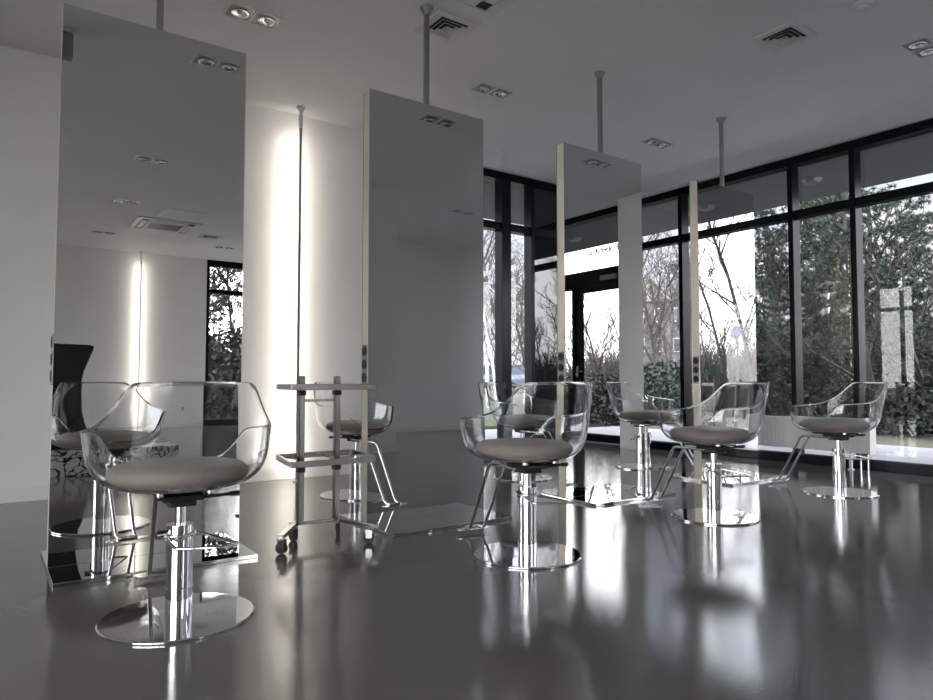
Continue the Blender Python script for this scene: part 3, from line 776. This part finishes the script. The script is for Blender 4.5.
def scrub(seed):
    r_ = thing('dark_shrub', '', 'shrub'); obj('leaves', leafy('s', 1.0, .9, 1.0, 4200, SHRUBM, seed, .05), SHRUBM, r_)
    bm = bmesh.new()
    rg = random.Random(seed)
    for k in range(12): a = rg.random() * 6.28; tube(bm, [(0, 0, -.1), (.3 * math.cos(a), .3 * math.sin(a), .5), (.6 * math.cos(a), .6 * math.sin(a), .9)], [.02, .015, .008], 5)
    obj('stems', bm, BARK, r_)
    return r_
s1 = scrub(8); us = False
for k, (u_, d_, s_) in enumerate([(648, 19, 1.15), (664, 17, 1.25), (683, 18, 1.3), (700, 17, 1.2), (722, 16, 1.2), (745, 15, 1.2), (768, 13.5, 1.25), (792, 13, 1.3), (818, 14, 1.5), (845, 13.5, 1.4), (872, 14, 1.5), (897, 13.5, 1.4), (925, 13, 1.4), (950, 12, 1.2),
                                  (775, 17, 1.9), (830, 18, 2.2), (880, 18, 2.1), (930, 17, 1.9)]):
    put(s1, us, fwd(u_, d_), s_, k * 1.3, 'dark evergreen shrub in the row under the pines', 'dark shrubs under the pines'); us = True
sc = thing('dry_shrub', '', 'shrub')
bm = bmesh.new(); rg = random.Random(71)
for k in range(260):
    a = rg.random() * 6.28; r0 = rg.random() * .9; t = rg.uniform(.25, .8); p = Vector((r0 * math.cos(a), r0 * math.sin(a), -.1)); h_ = rg.uniform(.6, 1.3)
    q = p + Vector((rg.gauss(0, .2), rg.gauss(0, .2), h_ * .6)); r_ = q + Vector((rg.gauss(0, .25), rg.gauss(0, .25), h_ * .5))
    tube(bm, [p, q, r_], [.012, .010, .004], 3)
obj('twigs', bm, SCRUB, sc)
for k_, (x_, y_, s_) in enumerate(((4.6, -11.5, 2.0), (6.3, -12.5, 2.2), (7.6, -12.0, 2.0), (8.8, -14.5, 2.6))):
    put(s1, True, Vector((x_, y_, 0)), s_, k_, 'tall dark evergreen shrub outside the far window, seen in the first mirror', 'dark shrubs outside the far window')
us = False
for k in range(20):
    put(sc, us, mir(560 + k * 11, rnd.uniform(19, 27)), rnd.uniform(1.1, 1.6), k * .9, 'grey-brown leafless shrub in the scrub beyond the hedge', 'dry shrubs beyond the hedge'); us = True
for k in range(6):
    put(sc, True, fwd(640 + k * 10, rnd.uniform(20, 26)), rnd.uniform(.9, 1.2), k * .9, 'grey-brown leafless shrub in front of the apartment building', 'dry shrubs before the apartments')

# ------------------------------------------------------------------ road signs (reflected in the fourth mirror)
def sign_pos(u_, d_): p = mir(u_, d_); return (p.x, p.y, gz(p.x, p.y))
p = sign_pos(738, 15); ang = math.atan2(2 * YM - p[1], -p[0])
rs = thing('road_sign', 'round blue road sign on a grey post, reflected in the fourth mirror', 'sign', p, ang + .9)
obj('post', tube(bmesh.new(), [(0, 0, -.1), (0, 0, 2.2)], .022, 10), ROOFM, rs, smooth=True)
bm = bmesh.new(); n = 32
va = [bm.verts.new((.035, .155 * math.cos(2 * PI * k / n), 2.02 + .155 * math.sin(2 * PI * k / n))) for k in range(n)]
vb = [bm.verts.new((.05, v_.co.y, v_.co.z)) for v_ in va]
bm.faces.new(va[::-1]); bm.faces.new(vb)
for k in range(n): bm.faces.new((va[k], va[(k + 1) % n], vb[(k + 1) % n], vb[k]))
obj('sign_disc', bm, BLUE, rs)
p = sign_pos(714, 14); ang = math.atan2(2 * YM - p[1], -p[0])
ts = thing('post_sign', 'teal panel on a pale post, reflected low in the fourth mirror', 'sign', p, ang)
obj('post', tube(bmesh.new(), [(0, 0, -.1), (0, 0, 1.32)], .022, 10), ROOFM, ts, smooth=True)
obj('sign_panel', B(.024, .05, -.07, .07, 1.06, 1.30), TEAL, ts, bevel=.003)

# ------------------------------------------------------------------ cars
def make_car(paint, name='parked_car'):
    """x forward, length 4.4"""
    root = thing(name, '', 'car')
    body = [(-2.2, .35), (-2.22, .75), (-2.12, 1.0), (-1.0, 1.02), (1.15, .98), (2.05, .80), (2.2, .6), (2.18, .32), (1.75, .28), (-1.75, .28)]
    def ext(poly, w0, w1=None):
        bm = bmesh.new(); w1 = w1 or w0
        zs = [z for _, z in poly]; z0, z1 = min(zs), max(zs)
        def W(z): t = (z - z0) / (z1 - z0); return w0 + (w1 - w0) * t
        a = [bm.verts.new((x, -W(z), z)) for x, z in poly]; b = [bm.verts.new((x, W(z), z)) for x, z in poly]
        bm.faces.new(a); bm.faces.new(b[::-1])
        for k in range(len(poly)): bm.faces.new((a[k], a[(k + 1) % len(poly)], b[(k + 1) % len(poly)], b[k]))
        return bm
    bd = obj('body', ext(body, .88, .84), paint, root, bevel=.05)
    obj('roof', ext([(-1.72, 1.46), (-1.5, 1.53), (.1, 1.53), (.35, 1.47), (.3, 1.44), (-1.7, 1.42)], .62), paint, root, bevel=.02)
    obj('cabin_glass', ext([(-2.08, .99), (-1.72, 1.45), (.32, 1.46), (1.1, .97)], .82, .60), CARG, root, bevel=.03)
    for sy in (-1, 1):
        obj('tail_light', B(-2.24, -2.0, sy * .84 - .06, sy * .84 + .03 * sy + .06, .78, 1.02), TAIL, bd, bevel=.01)
        for x in (-1.35, 1.35):
            w_ = obj('wheel', tube(bmesh.new(), [(x, sy * .70, .32), (x, sy * .90, .32)], .32, 24), RUBBER, root, smooth=True, angle=40)
            obj('hubcap', tube(bmesh.new(), [(x, sy * .90, .32), (x, sy * .915, .32)], .20, 20), STEEL, w_, smooth=True, angle=40)
    return root
c1 = make_car(CARM); c3 = make_car(CARB)
def putcar(o, u_, d_, rz, lb):
    p = fwd(u_, d_); o.location = (p.x, p.y, gz(p.x, p.y)); o.rotation_euler = (0, 0, rz); o['label'] = lb; o['group'] = 'parked cars'
putcar(c1, 466, 38, A + R(35), 'silver parked car left of the dark mullion in the back glazing')
putcar(copy_tree(c1), 495, 37.5, A + R(35), 'silver parked car right of the dark mullion in the back glazing')
putcar(c3, 532, 39, A + R(35), 'blue-grey parked car furthest right of the three, mostly hidden')

# ------------------------------------------------------------------ buildings
def building(name, label, cat, u_, d_, w_, dp, h_, floors, cols, wallm, roof_over=.3, chimney=None, roofpitch=False):
    p = fwd(u_, d_); ang = math.atan2(-p.y, -p.x)
    r_ = thing(name, label, cat, (p.x, p.y, 0), ang)
    obj('wall', B(-dp, 0, -w_ / 2, w_ / 2, -.3, h_), wallm, r_)
    fh = h_ / floors; cw = w_ / cols
    for i in range(floors):
        for j in range(cols):
            y = -w_ / 2 + cw * (j + .5); z = fh * (i + .32)
            f = obj('window', B(0, .05, y - cw * .22, y + cw * .22, z, z + fh * .46), GREYM, r_); obj('pane', B(.05, .07, y - cw * .19, y + cw * .19, z + .08, z + fh * .46 - .08), PANE, f)
    if roofpitch:
        bm = bmesh.new(); prof = [(-dp - roof_over, h_), (roof_over, h_), (-dp / 2, h_ + 2.6)]
        a = [bm.verts.new((x, -w_ / 2 - roof_over, z)) for x, z in prof]; b = [bm.verts.new((x, w_ / 2 + roof_over, z)) for x, z in prof]
        bm.faces.new(a); bm.faces.new(b[::-1])
        for k in range(3): bm.faces.new((a[k], a[(k + 1) % 3], b[(k + 1) % 3], b[k]))
        rf = obj('roof', bm, ROOFM, r_)
    else: rf = obj('roof', B(-dp - roof_over, roof_over, -w_ / 2 - roof_over, w_ / 2 + roof_over, h_, h_ + .35), ROOFM, r_)
    if chimney: obj('chimney', B(-dp * .5, -dp * .5 + 1.2, chimney - .6, chimney + .6, h_, h_ + (3.6 if roofpitch else 1.3)), wallm, rf)
    return r_
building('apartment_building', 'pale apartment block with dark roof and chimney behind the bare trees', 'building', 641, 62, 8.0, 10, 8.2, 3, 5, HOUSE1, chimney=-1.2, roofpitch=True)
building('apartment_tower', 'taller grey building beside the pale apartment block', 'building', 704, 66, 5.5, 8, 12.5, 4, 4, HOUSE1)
building('brown_house', 'low brown house with a flat dark roof behind the pines right of the fourth mirror', 'building', 775, 36, 8, 8, 6.2, 2, 4, HOUSE2)

# ------------------------------------------------------------------ sky
wd = bpy.data.worlds.new('sky'); SC.world = wd; wd.use_nodes = True
nt = wd.node_tree; N = nt.nodes; L = nt.links
bg = N['Background']; tc = N.new('ShaderNodeTexCoord')
sx = N.new('ShaderNodeSeparateXYZ'); L.new(tc.outputs['Generated'], sx.inputs[0])
# elevation gradient
ramp = N.new('ShaderNodeValToRGB'); e = ramp.color_ramp.elements
e[0].position = 0; e[0].color = (.80, .82, .90, 1); e[1].position = 1; e[1].color = (.42, .56, .90, 1)
q = e.new(.10); q.color = (.86, .88, .95, 1); q = e.new(.35); q.color = (.62, .74, 1.0, 1)
L.new(sx.outputs['Z'], ramp.inputs['Fac'])
# clouds
mp = N.new('ShaderNodeMapping'); mp.inputs['Scale'].default_value = (1, 1, 5); L.new(tc.outputs['Generated'], mp.inputs[0])
cn = N.new('ShaderNodeTexNoise'); cn.inputs['Scale'].default_value = 2.2; cn.inputs['Detail'].default_value = 6; L.new(mp.outputs[0], cn.inputs['Vector'])
cr = N.new('ShaderNodeValToRGB'); cr.color_ramp.elements[0].position = .42; cr.color_ramp.elements[1].position = .66
L.new(cn.outputs['Fac'], cr.inputs['Fac'])
mx = N.new('ShaderNodeMix'); mx.data_type = 'RGBA'; L.new(cr.outputs['Color'], mx.inputs['Factor']); L.new(ramp.outputs['Color'], mx.inputs['A']); mx.inputs['B'].default_value = (.98, .97, .98, 1)
# evening glow towards +x -y
vd = N.new('ShaderNodeVectorMath'); vd.operation = 'DOT_PRODUCT'; L.new(tc.outputs['Generated'], vd.inputs[0])
gd = Vector((-.57, -.82, .06)).normalized(); vd.inputs[1].default_value = gd
mr = N.new('ShaderNodeMapRange'); mr.interpolation_type = 'SMOOTHSTEP'; mr.inputs['From Min'].default_value = -.55; mr.inputs['From Max'].default_value = .60; mr.inputs['To Min'].default_value = 0; mr.inputs['To Max'].default_value = 1
L.new(vd.outputs['Value'], mr.inputs['Value'])
gm = N.new('ShaderNodeMix'); gm.data_type = 'RGBA'; L.new(mr.outputs['Result'], gm.inputs['Factor']); L.new(mx.outputs['Result'], gm.inputs['A']); gm.inputs['B'].default_value = (.975, .985, 1.0, 1)
L.new(gm.outputs['Result'], bg.inputs['Color'])
st = N.new('ShaderNodeMath'); st.operation = 'MULTIPLY_ADD'; L.new(mr.outputs['Result'], st.inputs[0]); st.inputs[1].default_value = 3.9; st.inputs[2].default_value = .5
L.new(st.outputs[0], bg.inputs['Strength'])

# ------------------------------------------------------------------ camera and view
cd = bpy.data.cameras.new('camera'); cam = bpy.data.objects.new('camera', cd); COL.objects.link(cam)
cd.sensor_width = 36; cd.lens = FPX / 933 * 36; cd.clip_start = .02; cd.clip_end = 400
cam.location = (0, 0, CAMZ)
f = Vector((math.cos(A) * math.cos(R(PITCH)), math.sin(A) * math.cos(R(PITCH)), math.sin(R(PITCH))))
cam.rotation_euler = f.to_track_quat('-Z', 'Y').to_euler()
SC.camera = cam
SC.view_settings.view_transform = 'Standard'; SC.view_settings.look = 'None'; SC.view_settings.gamma = 1
SC.view_settings.exposure = 1.52
try: SC.view_settings.use_curve_mapping = False
except Exception: pass
